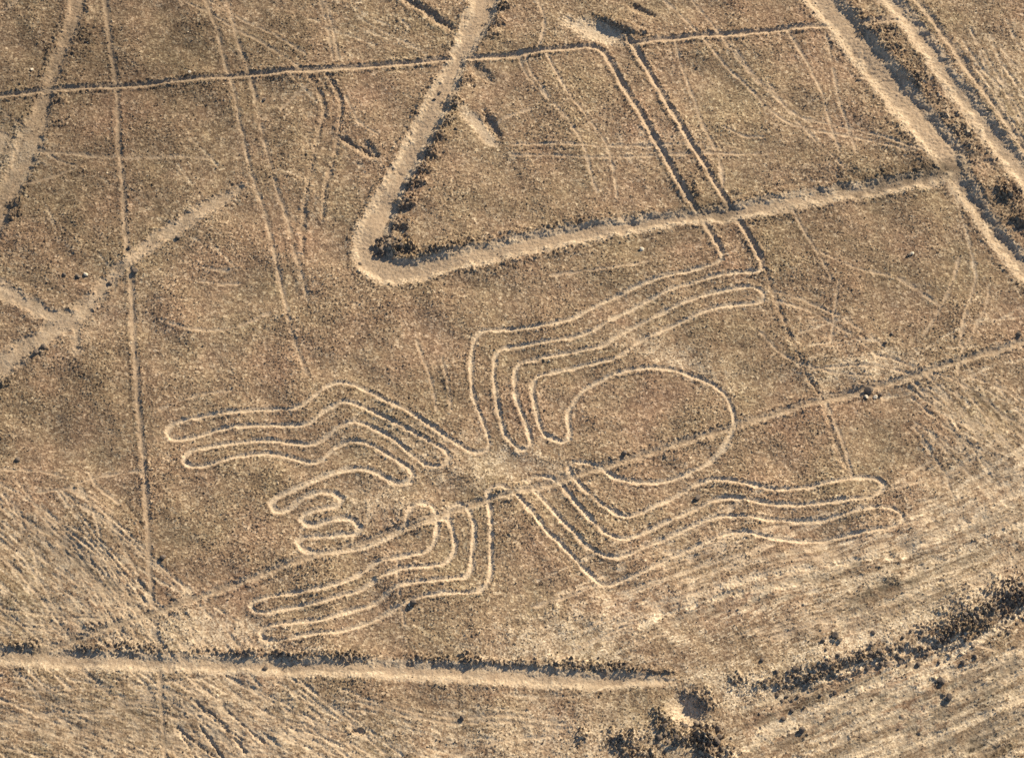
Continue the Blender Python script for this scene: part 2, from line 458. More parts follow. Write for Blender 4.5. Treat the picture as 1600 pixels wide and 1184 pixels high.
limb('leg', 'lower left leg ending in a rounded tip, the lower of its pair',
     "701,812 702,799 705,789 717,784 730,791 737,807 741,829 739,854 736,888 730,899 712,903 675,907 637,912 612,920 595,934 575,945 545,953 507,967 482,970 437,974 415,979 406,988 411,997 430,1002 455,998 482,992 525,987 555,978 580,968 607,955 625,945 650,934 680,928 720,926 747,924 760,914 766,898 767,874 767,847 767,817 764,787 762,769 770,761 782,759 795,764")
limb('leg', 'upper right leg whose two sides run on into the long straight lines',
     "753,705 760,702 765,692 760,672 752,652 746,637 739,619 737,592 736,571 739,546 744,528 752,518 770,515 800,514 825,513 857,508 882,501 900,496 915,486 937,473 965,461 990,448 1017,438 1045,430 1075,423 1100,417 1120,411 1127,406 1128,397")
i_leg = len(REG)
furrow("1191,420 1185,424 1162,426 1125,430 1100,436 1075,443 1050,451 1025,462 1000,475 975,488 955,498 932,513 907,523 875,531 837,537 800,541 782,546 775,556 772,571 772,592 775,617 780,642 785,664 790,680 800,692 810,701 817,702", obj=i_leg, **SP)
limb('leg', 'upper right leg ending in a rounded tip above the abdomen',
     "817,702 822,701 829,692 827,677 820,657 812,639 806,622 804,604 804,592 805,578 812,567 837,561 875,553 907,547 935,542 950,536 965,525 987,512 1007,502 1030,491 1050,480 1075,470 1100,461 1125,455 1150,450 1170,448 1187,452 1195,460 1192,468 1182,473 1150,475 1120,480 1095,488 1070,500 1045,511 1020,523 1000,532 982,548 962,560 937,566 900,573 862,582 842,587 835,594 832,612 835,632 840,652 847,674 860,684 877,690")
limb('abdomen', 'large egg-shaped abdomen at the right of the spider',
     "877,690 889,686 891,672 887,654 890,639 900,624 912,609 932,597 945,591 975,580 1012,575 1040,576 1065,581 1095,592 1110,599 1130,614 1142,634 1147,652 1145,669 1137,689 1122,709 1100,727 1070,741 1040,751 1012,754 985,753 962,746 947,737 930,727 910,722 895,722")
limb('leg', 'lower right leg ending in a rounded tip, the upper of its pair',
     "895,722 889,728 892,739 902,752 917,769 935,784 955,798 977,807 995,804 1020,792 1045,781 1065,769 1082,759 1100,752 1115,749 1150,753 1200,764 1225,765 1262,761 1300,753 1332,746 1355,744 1372,749 1382,758 1377,767 1362,776 1337,779 1300,784 1262,788 1225,788 1200,786 1175,782 1150,779 1122,779 1100,788 1070,802 1037,817 1012,829 990,839 970,843 950,836 930,819 910,797 890,774 877,757 867,748 850,743 832,744 825,752")
limb('leg', 'lower right leg ending in a rounded tip, the lower of its pair',
     "832,761 837,768 855,787 875,809 895,829 915,852 935,864 955,871 980,868 1012,852 1050,837 1080,823 1107,812 1132,806 1162,807 1200,811 1250,813 1287,811 1320,803 1350,796 1375,793 1395,795 1409,803 1411,812 1405,819 1385,826 1350,832 1312,838 1275,843 1237,843 1200,839 1175,834 1150,832 1125,838 1100,849 1075,859 1045,873 1017,888 1000,895 975,904 955,912 940,912 925,900 915,890 910,887 895,869 875,847 855,829 837,807 820,787 807,773")

# ------------------------------------------------------------------ pits, heaps and banks
PITG = 'small pits dug beside the lines'
def pit(label, *a, name='pit', **k):
    blob(*a, obj=reg(name, label, 'pit', PITG, 'structure'), **k)
pit('pale sand pit with a deep shaded rim above the bend of the long line', 932, 48, 48, 15, -18, h=-0.13, clear=1, pale=1, soft=0.6)
blob(975, 40, 36, 8, -22, h=0.2, dark=0.2, soft=.4)  # dark heap added to cast the shade on the pit's upper rim
blob(950, 36, 16, 7, -22, h=0.12, dark=0.3)  # second dark heap added for the same shaded rim
pit('shallow shaded hollow at the top edge above the pale sand pit', 1003, 16, 22, 6, -22, h=-0.2, clear=0.3)
pit('narrow shaded hollow inside the corner of the broad V', 768, 193, 24, 7, -58, h=-0.22, clear=0.7, soft=0.4)
blob(748, 197, 42, 11, -50, h=-0.08, clear=0.8, pale=.5)
pit('stony hollow where the long line crosses the broad V', 752, 112, 24, 9, -35, h=-0.15, clear=0.4)
pit('small hollow beside the bent double track', 576, 232, 16, 7, -40, h=-0.15, clear=0.5)
furrow("528,213,4 550,225,6 572,240,8 590,245,5", depth=0.14, clear=0.6, hw=6, rim=0.03)
furrow("610,-20,8 640,3,9 675,25,10 705,45,9", depth=0.18, bank=8, clear=0.45, hw=8, rim=0.05)
pit('round crater with a bright lower wall below the end of the dirt road', 1074, 1106, 21, 20, 0, h=-0.5, clear=1, pale=0.9, soft=0.85, rough=0.1)
pit('tiny hollow low in the open plain below the dirt road', 561, 1142, 9, 4, 0, h=-0.16, clear=0.8)
# stone heaps at the V, dark colour partly standing for the bank's shadow
for (x, y, rx, ry, h) in [(608, 386, 20, 13, 0.40), (622, 350, 13, 10, .22), (630, 318, 13, 10, .28), (645, 287, 14, 9, .26), (658, 268, 12, 8, .2), (672, 240, 13, 9, .25), (682, 216, 10, 9, .2),
                          (693, 192, 12, 10, .24), (704, 162, 12, 12, .24), (722, 128, 12, 9, .2), (780, 12, 14, 8, .2), (764, 52, 10, 12, .16), (775, 35, 12, 8, .16),
                          (22, 315, 9, 9, .16), (15, 338, 9, 9, .2), (1370, 45, 25, 12, .1), (650, 398, 22, 7, .16), (700, 385, 22, 7, .1),
                          (1195, 200, 5, 4, .0), (88, 160, 9, 6, .14), (92, 190, 10, 8, .1), (132, 60, 10, 12, .06), (1570, 300, 20, 10, .25), (1600, 345, 20, 10, .2),
                          (60, 548, 10, 7, .12), (40, 562, 10, 6, .1), (5, 596, 12, 8, .2), (1150, 300, 12, 6, .08), (1395, 905, 8, 10, .1), (1400, 870, 6, 14, .1),
                          (1640, 300, 12, 9, .1), (1085, 300, 8, 10, .12)]:
    blob(x + rx * .35, y - ry * .2, rx * 1.15, ry * .8, 10, h=h * .9, dark=0.4, soft=0.42, rough=0.5)
BK = reg('stony_bank', 'steep dark stony bank of the dry wash, lower right', 'bank', None, 'structure')
bankpts = "1660,905,20 1600,930,24 1560,955,22 1500,985,19 1440,1008,16 1380,1022,15 1300,1045,15 1240,1060,15 1190,1070,14"
S = smooth_path(parse(bankpts))
r, q = edge_distance(S, 0.6, 2.0)
q = q + n_edge[r] * 0.2 + n_edge2[r] * 0.35
DRK[r] = np.maximum(DRK[r], sst(0.5, -0.5, q) * 0.85 * np.clip(0.55 + 0.5 * n_edge2[r] + 0.35 * n_edge[r], 0, 1))
RIM[r] += 0.12 * sst(0.1, -0.4, q) * (0.5 + 0.5 * n_edge2[r].clip(-1, 1))
LAB[r][(q < 0)] = BK
# the plain steps down about a metre across that bank
xb, yb = S[::-1, 0], S[::-1, 1]
xb = np.concatenate([[-60, g(700, 1200)[0], g(1000, 1195)[0], g(1060, 1130)[0], g(1130, 1085)[0]], xb, [60]])
yb = np.concatenate([[-40, g(700, 1240)[1], g(1000, 1200)[1], g(1060, 1130)[1], g(1130, 1085)[1]], yb, [yb[-1] + 4]])
xs_ = np.linspace(-60, 60, 1200)
yl_ = np.convolve(np.pad(np.interp(xs_, xb, yb), 15, mode='edge'), np.ones(31) / 31, 'valid')
yline = np.interp(GX, xs_, yl_)
stp = GY - yline + n_edge2 * 0.12
stepmask = sst(0, 4, GX - g(1110, 1070)[0])
ADD -= 0.40 * sst(1.0, -1.0, stp + 0.05 * n_edge) * stepmask
for (x, y, rx, ry, a, h, dk) in [(1060, 1140, 26, 9, -20, .3, .9), (1095, 1148, 16, 10, 0, .3, .9), (1115, 1168, 14, 14, -40, .35, .9), (985, 1168, 26, 9, -25, .22, .8), (973, 1152, 9, 8, 0, .2, .8),
                                 (1005, 1182, 14, 8, -30, .25, .9), (911, 1146, 7, 9, 0, .2, .8), (1096, 1093, 12, 12, -40, .28, .9), (1078, 1086, 14, 6, 0, .2, .8), (1150, 1062, 9, 10, 0, .18, .8), (1035, 1122, 12, 8, 0, .15, .7),  # two dark heaps added at the crater's upper right for its shaded crescent
                                 (1305, 995, 7, 4, 0, .2, .9), (1478, 985, 26, 14, 15, .2, .8), (1500, 945, 26, 16, 15, .1, .6), (1580, 935, 40, 20, 25, .15, .8), (1596, 925, 16, 12, 0, .3, 1),
                                 (1470, 1058, 8, 6, 0, .2, .8), (1488, 1083, 7, 5, 0, .2, .6), (1254, 1138, 7, 5, 30, .2, .8), (1290, 1036, 8, 5, 0, .15, .7), (939, 1080, 5, 4, 0, .12, .6)]:
    blob(x, y, rx, ry, a, h=h * .6, dark=dk * .6, soft=.7, rough=0.9)
# broken bank along the upper side of the dirt road, its shade painted dark
for (a, b, c, d, w) in [(0, 1007, 55, 1009, 9), (115, 1010, 165, 1014, 7), (185, 1010, 250, 1014, 9), (312, 1017, 400, 1020, 7), (400, 1021, 470, 1023, 5), (522, 1024, 572, 1026, 7), (648, 1027, 740, 1033, 8),
                        (740, 1033, 800, 1036, 5), (810, 1031, 850, 1035, 6), (862, 1036, 975, 1043, 8), (990, 1045, 1050, 1048, 4)]:
    n = int(abs(c - a) / 10) + 1
    for i in range(n):
        t = i / max(1, n - 1)
        blob(a + (c - a) * t + random.uniform(-3, 3), b + (d - b) * t + random.uniform(-2, 2), 9, w * 0.7, 0, h=0.05, dark=0.55, soft=.35, rough=0.8)
# stones along the top of the V's lower arm and the far road's bank
for (pts, w, h, dk) in [("640,392 700,384 780,366 850,356 905,345 960,336", 7, 0.10, 0.7), ("990,335 1040,330 1090,318", 5, .08, .5), ("1210,287 1260,280 1300,275 1350,268 1400,262", 5, .08, .5),
                        ("1318,0 1350,22 1362,40", 11, .12, .7), ("1367,45 1400,92 1445,140 1487,190 1530,240", 11, .10, .6), ("1395,62 1425,110 1465,155 1505,205 1540,238", 7, .06, .5),
                        ("1395,300 1450,262 1500,300", 4, .0, .3), ("1455,262 1490,290 1530,350 1560,400 1595,440", 6, .05, .4), ("1298,48 1340,120 1375,160", 5, .06, .5), ("1410,215 1450,262", 6, .05, .5),
                        ("160,20 145,60 120,110", 9, .05, .35), ("1560,290 1590,330 1620,360", 12, .15, .8), ("600,452 560,440 540,410", 5, .0, .3)]:
    S = smooth_path(parse(pts))
    for i in range(0, len(S), 1):
        x, y = S[i, 0], S[i, 1]
        # back to photo units for blob()
        yy = y - CAM.y
        dep = yy * math.cos(DEPR) + CAM.z * math.sin(DEPR)
        px = 800 + x / dep / TH * 800
        py = 592 - (yy * math.sin(DEPR) - CAM.z * math.cos(DEPR)) / dep / TH * 800
        blob(px + random.uniform(-4, 4), py + random.uniform(-3, 3), w * random.uniform(0.7, 1.2), w * random.uniform(0.5, 0.9), 20, h=h * random.uniform(0.15, 0.5), dark=dk * random.uniform(.1, .45), rough=0.8)

# soft regional patches of pale and dark ground
for (x, y, rx, ry, a, p) in [(775, 722, 65, 20, 15, .3), (600, 785, 50, 28, 0, .25), (100, 880, 130, 60, -30, .08), (60, 970, 90, 40, 0, .2), (300, 990, 140, 35, -8, .35), (1300, 940, 260, 60, 18, .15),
                             (1450, 820, 180, 60, 28, .15), (1500, 1110, 220, 80, 20, .12), (1300, 1020, 140, 40, 18, .3), (900, 1000, 150, 45, 12, .35), (420, 1130, 260, 60, -10, .2),
                             (1480, 900, 120, 30, 20, .2), (1560, 640, 80, 50, -40, .05), (1560, 150, 90, 120, -50, .15), (120, 510, 90, 40, 30, .15), (20, 240, 50, 40, 0, .4), (1180, 1075, 60, 25, 0, .5),
                             (1140, 1060, 70, 20, 0, .4), (1060, 560, 90, 22, -20, .3), (1350, 575, 80, 25, 5, .35), (1030, 225, 60, 25, 0, .2), (1430, 860, 60, 25, 20, .3), (290, 350, 90, 20, 33, .15), (900, 1150, 250, 45, 0, .3),
                             (660, 700, 120, 40, -20, .2), (850, 728, 45, 18, -20, .25), (1330, 1000, 110, 16, 17, .6), (1440, 965, 100, 16, 20, .6), (1540, 925, 60, 16, 25, .6), (1160, 1075, 50, 10, 0, .6)]:
    blob(x, y, rx, ry, a, pale=p, soft=0.8, rough=0.5)

# ------------------------------------------------------------------ final relief
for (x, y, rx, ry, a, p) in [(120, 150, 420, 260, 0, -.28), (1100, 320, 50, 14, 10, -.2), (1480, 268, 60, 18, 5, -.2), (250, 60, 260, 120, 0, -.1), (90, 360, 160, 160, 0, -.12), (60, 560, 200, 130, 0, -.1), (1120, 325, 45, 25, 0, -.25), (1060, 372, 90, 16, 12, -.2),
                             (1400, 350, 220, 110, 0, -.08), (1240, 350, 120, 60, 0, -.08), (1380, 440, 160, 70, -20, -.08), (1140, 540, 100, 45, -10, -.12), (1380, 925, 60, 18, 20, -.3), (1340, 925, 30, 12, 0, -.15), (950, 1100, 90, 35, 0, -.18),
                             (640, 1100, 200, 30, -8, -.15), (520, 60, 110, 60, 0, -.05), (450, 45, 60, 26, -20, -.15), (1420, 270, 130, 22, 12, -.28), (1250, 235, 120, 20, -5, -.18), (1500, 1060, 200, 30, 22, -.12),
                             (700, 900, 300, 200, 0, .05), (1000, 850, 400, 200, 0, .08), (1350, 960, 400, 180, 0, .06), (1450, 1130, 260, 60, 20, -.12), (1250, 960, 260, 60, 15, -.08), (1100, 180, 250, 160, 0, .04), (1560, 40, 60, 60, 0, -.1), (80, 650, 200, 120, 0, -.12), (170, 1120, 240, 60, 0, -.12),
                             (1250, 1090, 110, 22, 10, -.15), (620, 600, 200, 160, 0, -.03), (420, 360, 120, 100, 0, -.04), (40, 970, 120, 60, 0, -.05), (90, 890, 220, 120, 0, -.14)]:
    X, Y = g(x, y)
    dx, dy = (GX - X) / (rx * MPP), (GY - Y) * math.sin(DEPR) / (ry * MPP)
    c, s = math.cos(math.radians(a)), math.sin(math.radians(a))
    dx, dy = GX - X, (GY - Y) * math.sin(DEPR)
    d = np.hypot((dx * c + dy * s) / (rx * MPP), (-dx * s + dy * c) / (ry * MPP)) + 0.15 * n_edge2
    TONE += p * sst(1.25, 0.35, d)  # brown patches, plus broad lighter and darker areas painting uneven light

n_f1 = fbm(21, 0.075, 0.26)
n_f2 = fbm(22, 0.10, 0.45, theta=-42, aniso=1.9)
n_f3 = fbm(23, 0.20, 1.0)
n_m = fbm(24, 0.7, 3.0)
n_l = fbm(25, 2.5, 11, slope=1.0)
n_w = fbm(26, 0.04, 0.10)
st_a = fbm(31, 0.08, 0.5, theta=-40, aniso=10)
_bl = sst(-.6, .6, fbm(35, 2.5, 9))
st_b = (fbm(32, 0.10, 0.8, theta=17, aniso=9) * _bl + fbm(36, 0.10, 0.8, theta=30, aniso=9) * (1 - _bl)) * (.65 + .5 * sst(-.8, 1, fbm(37, 1.2, 5)))
st_c = fbm(33, 0.08, 0.5, theta=-20, aniso=12)

def region(boxes):
    m = np.zeros((NR, NC), np.float32)
    for (x, y, rx, ry, a, p) in boxes:
        X, Y = g(x, y)
        A_, c, s = 0, math.cos(math.radians(a)), math.sin(math.radians(a))
        dx, dy = GX - X, (GY - Y) * math.sin(DEPR)
        A = (dx * c + dy * s) / (rx * MPP)
        B = (-dx * s + dy * c) / (ry * MPP)
        m = np.maximum(m, p * sst(1.4, 0.6, np.hypot(A, B) + n_edge2 * 0.12))
    return m
ra = region([(90, 880, 150, 110, -35, 1), (180, 910, 80, 60, -40, .8), (1510, 650, 110, 70, -42, .8), (350, 1130, 150, 60, -35, .7), (1540, 130, 80, 130, -55, .6), (200, 200, 400, 200, 0, .18), (1250, 200, 150, 90, -45, .25)])
rb = region([(1400, 1120, 320, 90, 20, 1), (1300, 930, 300, 70, 18, .75), (1490, 820, 190, 60, 28, .8), (1000, 980, 180, 50, 20, .5)])
rc = region([(120, 1120, 230, 70, 0, 1), (500, 1110, 250, 60, -10, .5), (50, 975, 80, 30, -8, .7)])
washed = np.clip(ra + rb + rc, 0, 1)
loose = (1 - 0.75 * np.clip(CLR, 0, 1)) * (1 - 0.3 * washed)
bare = np.clip(0.9 + 0.08 * n_m + 0.25 * n_l, 0.4, 1.35)       # dusty patches between the stony ones
bump = 0.026 * np.maximum(n_f1 + 0.25, 0) ** 1.2 + 0.004 * n_f2 + 0.001 * n_f3
H = (bump * bare * loose * (1 + 0.9 * DRK) + 0.010 * n_w * (0.4 + 0.6 * loose)
     + 0.008 * n_m * (1 - 0.5 * CLR) + 0.07 * n_l
     + 0.002 * st_a * ra + 0.008 * st_b * rb + 0.002 * st_c * rc
     + RIM * (1 - 0.85 * CLR) * (1 + 0.35 * n_f3) - CUT * (1 + 0.06 * n_f3) + ADD
     + 0.05 * DRK * n_f3 + 0.03 * DRK * n_f1)
fade = np.minimum(np.minimum(np.arange(NR)[:, None], NR - 1 - np.arange(NR)[:, None]),
                  np.minimum(np.arange(NC)[None, :], NC - 1 - np.arange(NC)[None, :])) / 22.0
fade = sst(0, 1, fade).astype(np.float32)
H = (H * fade).astype(np.float32)
streak = 0.3 * np.clip(st_a, -1, 2) * ra + 0.6 * np.clip(st_b - .35, -1, 2) * rb + 0.3 * np.clip(st_c, -1, 2) * rc
PAL = np.clip(PAL * (0.9 + 0.12 * n_m) + 0.42 * streak + 0.03 * n_m * (1 - DRK), -0.35, 1).astype(np.float32)

def hz(x, y):
    i = np.clip((np.asarray(y) - Y0) / STEP, 0, NR - 1.001)
    w = W0 + (W1 - W0) * (np.asarray(y) - Y0) / (Y1 - Y0)
    j = np.clip((np.asarray(x) / w + 1) / 2 * (NC - 1), 0, NC - 1.001)
    a, b = i.astype(int), j.astype(int)
    fi, fj = i - a, j - b
    return (H[a, b] * (1 - fi) * (1 - fj) + H[a + 1, b] * fi * (1 - fj) + H[a, b + 1] * (1 - fi) * fj + H[a + 1, b + 1] * fi * fj)
def at(F, x, y):
    i = np.clip(np.round((np.asarray(y) - Y0) / STEP), 0, NR - 1).astype(int)
    w = W0 + (W1 - W0) * (np.asarray(y) - Y0) / (Y1 - Y0)
    j = np.clip(np.round((np.asarray(x) / w + 1) / 2 * (NC - 1)), 0, NC - 1).astype(int)
    return F[i, j]

# ------------------------------------------------------------------ materials
def nd(nt, t, **k):
    n = nt.nodes.new(t)
    for a, b in k.items():
        setattr(n, a, b)
    return n
def mixc(nt, fac, a, b, blend='MIX'):
    m = nd(nt, 'ShaderNodeMix', data_type='RGBA', blend_type=blend)
    for s, v in ((0, fac), (6, a), (7, b)):
        if hasattr(v, 'links') or isinstance(v, bpy.types.NodeSocket):
            nt.links.new(v, m.inputs[s])
        else:
            m.inputs[s].default_value = v if s == 0 else (*v, 1)
    return m.outputs[2]
def ramp(nt, src, stops):
    r = nd(nt, 'ShaderNodeValToRGB')
    e = r.color_ramp.elements
    while len(e) < len(stops):
        e.new(0.5)
    for i, (p, c) in enumerate(stops):
        e[i].position = p
        e[i].color = (*c, 1) if isinstance(c, tuple) else (c, c, c, 1)
    nt.links.new(src, r.inputs[0])
    return r.outputs[0]

def ground_material():
    m = bpy.data.materials.new('desert_ground')
    m.use_nodes = True
    nt = m.node_tree
    bs = nt.nodes['Principled BSDF']
    bs.inputs['Roughness'].default_value = 0.95
    bs.inputs['Specular IOR Level'].default_value = 0.15
    at_ = nd(nt, 'ShaderNodeAttribute', attribute_name='cover')
    sep = nd(nt, 'ShaderNodeSeparateColor')
    nt.links.new(at_.outputs['Color'], sep.inputs[0])
    clear, dark, pale = sep.outputs[0], sep.outputs[1], sep.outputs[2]
    geo = nd(nt, 'ShaderNodeNewGeometry')
    def noise(scale, detail=3, rough=0.6):
        n = nd(nt, 'ShaderNodeTexNoise')
        n.inputs['Scale'].default_value = scale
        n.inputs['Detail'].default_value = detail
        n.inputs['Roughness'].default_value = rough
        nt.links.new(geo.outputs['Position'], n.inputs['Vector'])
        return n.outputs['Fac']
    def vor(scale):
        n = nd(nt, 'ShaderNodeTexVoronoi')
        n.inputs['Scale'].default_value = scale
        nt.links.new(geo.outputs['Position'], n.inputs['Vector'])
        s = nd(nt, 'ShaderNodeSeparateColor')
        nt.links.new(n.outputs['Color'], s.inputs[0])
        return s.outputs[0], s.outputs[1], n.outputs['Distance']
    v1, v2, vd = vor(5.6)
    w1, w2, wd = vor(10.0)
    # mixed desert pavement: brown varnished, tan and a few pale pebbles
    peb = ramp(nt, v1, [(0.0, (0.125, 0.084, 0.056)), (0.35, (0.190, 0.132, 0.087)), (0.7, (0.282, 0.202, 0.133)), (0.9, (0.42, 0.325, 0.22)), (1.0, (0.62, 0.51, 0.37))])
    peb2 = ramp(nt, w1, [(0.0, (0.095, 0.068, 0.050)), (0.5, (0.237, 0.168, 0.110)), (0.85, (0.36, 0.28, 0.185)), (1.0, (0.60, 0.50, 0.36))])
    grav = mixc(nt, 0.5, peb, peb2)
    tint = ramp(nt, noise(0.16, 4), [(0.32, (0.97, 1.0, 0.97)), (0.5, (1.0, 0.99, 1.0)), (0.68, (1.06, 0.975, 1.0))])
    grav = mixc(nt, 1.0, grav, tint, 'MULTIPLY')
    brown = ramp(nt, noise(0.22, 3, 0.5), [(0.3, 0.92), (0.5, 1.0), (0.7, 1.08)])
    grav = mixc(nt, 1.0, grav, brown, 'MULTIPLY')
    tcol = nd(nt, 'ShaderNodeCombineColor')
    for q_ in range(3):
        nt.links.new(at_.outputs['Alpha'], tcol.inputs[q_])
    sand = ramp(nt, noise(5.0, 4, 0.7), [(0.3, (0.31, 0.230, 0.160)), (0.55, (0.41, 0.312, 0.222)), (0.8, (0.52, 0.41, 0.30))])
    stoned = ramp(nt, w2, [(0.0, (0.060, 0.046, 0.040)), (0.5, (0.115, 0.086, 0.066)), (0.88, (0.20, 0.15, 0.11)), (1.0, (0.42, 0.35, 0.27))])
    white = ramp(nt, w2, [(0.0, (0.40, 0.318, 0.228)), (0.5, (0.58, 0.475, 0.345)), (1.0, (0.74, 0.63, 0.48))])
    # break the borders up at pebble scale
    def jitter(x, amt, src):
        a = nd(nt, 'ShaderNodeMath', operation='SUBTRACT'); a.inputs[1].default_value = 0.5
        nt.links.new(src, a.inputs[0])
        b = nd(nt, 'ShaderNodeMath', operation='MULTIPLY_ADD', use_clamp=True)
        nt.links.new(a.outputs[0], b.inputs[0]); b.inputs[1].default_value = amt
        nt.links.new(x, b.inputs[2])
        return b.outputs[0]
    def gate(x, src, amt):                       # jitter only where there is some of it
        j = jitter(x, amt, src)
        k = nd(nt, 'ShaderNodeMath', operation='MULTIPLY', use_clamp=True)
        s = nd(nt, 'ShaderNodeMath', operation='MULTIPLY', use_clamp=True); s.inputs[1].default_value = 4
        nt.links.new(x, s.inputs[0]); nt.links.new(s.outputs[0], k.inputs[0]); nt.links.new(j, k.inputs[1])
        return k.outputs[0]
    col = mixc(nt, gate(pale, w2, 0.6), grav, white)
    col = mixc(nt, gate(clear, v2, 0.5), col, sand)
    p2 = nd(nt, 'ShaderNodeMath', operation='MULTIPLY', use_clamp=True); p2.inputs[1].default_value = 0.55
    nt.links.new(gate(pale, v2, 0.3), p2.inputs[0])
    col = mixc(nt, p2.outputs[0], col, white)
    col = mixc(nt, gate(dark, v2, 0.9), col, stoned)
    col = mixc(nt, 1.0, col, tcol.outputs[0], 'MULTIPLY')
    nt.links.new(col, bs.inputs['Base Color'])
    bmp = nd(nt, 'ShaderNodeBump')
    bmp.inputs['Strength'].default_value = 0.5
    bmp.inputs['Distance'].default_value = 0.03
    nt.links.new(wd, bmp.inputs['Height'])
    nt.links.new(bmp.outputs[0], bs.inputs['Normal'])
    return m
MAT_G = ground_material()

def stone_material():
    m = bpy.data.materials.new('desert_stone')
    m.use_nodes = True
    nt = m.node_tree
    bs = nt.nodes['Principled BSDF']
    bs.inputs['Roughness'].default_value = 0.85
    bs.inputs['Specular IOR Level'].default_value = 0.25
    oi = nd(nt, 'ShaderNodeObjectInfo')
    col = ramp(nt, oi.outputs['Random'], [(0.0, (0.085, 0.063, 0.052)), (0.35, (0.155, 0.114, 0.083)), (0.7, (0.24, 0.178, 0.122)), (0.88, (0.36, 0.275, 0.185)), (1.0, (0.62, 0.51, 0.37))])
    tc = nd(nt, 'ShaderNodeTexCoord')
    n = nd(nt, 'ShaderNodeTexNoise'); n.inputs['Scale'].default_value = 3.5; n.inputs['Detail'].default_value = 4
    nt.links.new(tc.outputs['Object'], n.inputs['Vector'])
    v = ramp(nt, n.outputs['Fac'], [(0.3, 0.7), (0.7, 1.25)])
    col = mixc(nt, 1.0, col, v, 'MULTIPLY')
    nt.links.new(col, bs.inputs['Base Color'])
    return m
MAT_S = stone_material()
def plain_stone(name, c):
    m = bpy.data.materials.new(name)
    m.use_nodes = True
    nt = m.node_tree
    bs = nt.nodes['Principled BSDF']
    bs.inputs['Roughness'].default_value = 0.85
    tc = nd(nt, 'ShaderNodeTexCoord')
    n = nd(nt, 'ShaderNodeTexNoise'); n.inputs['Scale'].default_value = 4; n.inputs['Detail'].default_value = 4
    nt.links.new(tc.outputs['Object'], n.inputs['Vector'])
    col = ramp(nt, n.outputs['Fac'], [(0.3, tuple(x * 0.7 for x in c)), (0.7, c)])
    nt.links.new(col, bs.inputs['Base Color'])
    return m
MAT_DARK = plain_stone('varnished_stone', (0.15, 0.115, 0.09))
MAT_PALE = plain_stone('pale_stone', (0.68, 0.60, 0.48))

# ------------------------------------------------------------------ ground meshes (one grid, cut along the edge of every cleared line)
coll = scene.collection
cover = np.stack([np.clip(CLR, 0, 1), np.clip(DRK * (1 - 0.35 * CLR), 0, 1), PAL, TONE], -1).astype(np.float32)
FL = LAB[:-1, :-1]
idx = np.arange(NR * NC, dtype=np.int32).reshape(NR, NC)
quads = np.stack([idx[:-1, :-1], idx[:-1, 1:], idx[1:, 1:], idx[1:, :-1]], -1)
VX = np.stack([GX, GY, H], -1).reshape(-1, 3).astype(np.float32)
CV = cover.reshape(-1, 4)
def grid_mesh(name, faces, origin=(0, 0, 0)):
    uniq, inv = np.unique(faces.ravel(), return_inverse=True)
    me = bpy.data.meshes.new(name)
    me.vertices.add(len(uniq))
    me.vertices.foreach_set('co', (VX[uniq] - np.array(origin, np.float32)).ravel())
    nf = len(faces)
    me.loops.add(nf * 4)
    me.loops.foreach_set('vertex_index', inv.astype(np.int32).ravel())
    me.polygons.add(nf)
    me.polygons.foreach_set('loop_start', np.arange(0, nf * 4, 4, dtype=np.int32))
    me.update(calc_edges=True)
    a = me.attributes.new('cover', 'FLOAT_COLOR', 'POINT')
    a.data.foreach_set('color', CV[uniq].ravel())
    me.materials.append(MAT_G)
    return me
def props(o, label=None, category=None, group=None, kind=None):
    for k, v in (('label', label), ('category', category), ('group', group), ('kind', kind)):
        if v:
            o[k] = v
    return o
gobj = bpy.data.objects.new('ground', grid_mesh('ground', quads[FL == 0]))
coll.objects.link(gobj)
props(gobj, 'stony brown desert plain scored with faint wheel tracks', 'ground', None, 'structure')
gobj.location = (0, 0, 0)
spider = None
for i, R_ in enumerate(REG, 1):
    if R_['name'] == 'spider_geoglyph':
        x, y = g(800, 730)
        spider = bpy.data.objects.new('spider_geoglyph', None)
        spider.location = (x, y, 0)
        coll.objects.link(spider)
        props(spider, R_['label'], R_['category'])
        spider_origin = (x, y, 0)
        continue
    f = quads[FL == i]
    if len(f) == 0:
        continue
    par = R_['parent'] is not None
    o = bpy.data.objects.new(R_['name'], grid_mesh(R_['name'], f, spider_origin if par else (0, 0, 0)))
    coll.objects.link(o)
    if par:
        o.parent = spider
    props(o, R_['label'], None if par else R_['category'], R_['group'], R_['kind'])

# the plain beyond, out to the horizon
def far_ground():
    inner = [(-W0, Y0), (W0, Y0), (W1, Y1), (-W1, Y1)]
    verts, faces, rings = [], [], []
    scales = [1, 1.6, 3, 8, 30, 120]
    N = 24
    for s in scales:
        ring = []
        for k in range(4):
            a, b = inner[k], inner[(k + 1) % 4]
            for t in range(N):
                x, y = a[0] + (b[0] - a[0]) * t / N, a[1] + (b[1] - a[1]) * t / N
                z = 0 if s == 1 else (random.uniform(-.1, .1) * min(s, 8))
                ring.append(len(verts))
                verts.append((x * s, y * s, z))
        rings.append(ring)
    for a, b in zip(rings[:-1], rings[1:]):
        n = len(a)
        for k in range(n):
            faces.append((a[k], b[k], b[(k + 1) % n], a[(k + 1) % n]))
    me = bpy.data.meshes.new('far_ground')
    me.from_pydata(verts, [], faces)
    at_ = me.attributes.new('cover', 'FLOAT_COLOR', 'POINT')
    at_.data.foreach_set('color', np.tile(np.array([0.05, 0, 0.1, 0.95], np.float32), len(verts)))
    me.materials.append(MAT_G)
    o = bpy.data.objects.new('far_ground', me)
    coll.objects.link(o)
    props(o, 'open stony plain stretching away beyond the marks', 'ground', None, 'structure')
far_ground()

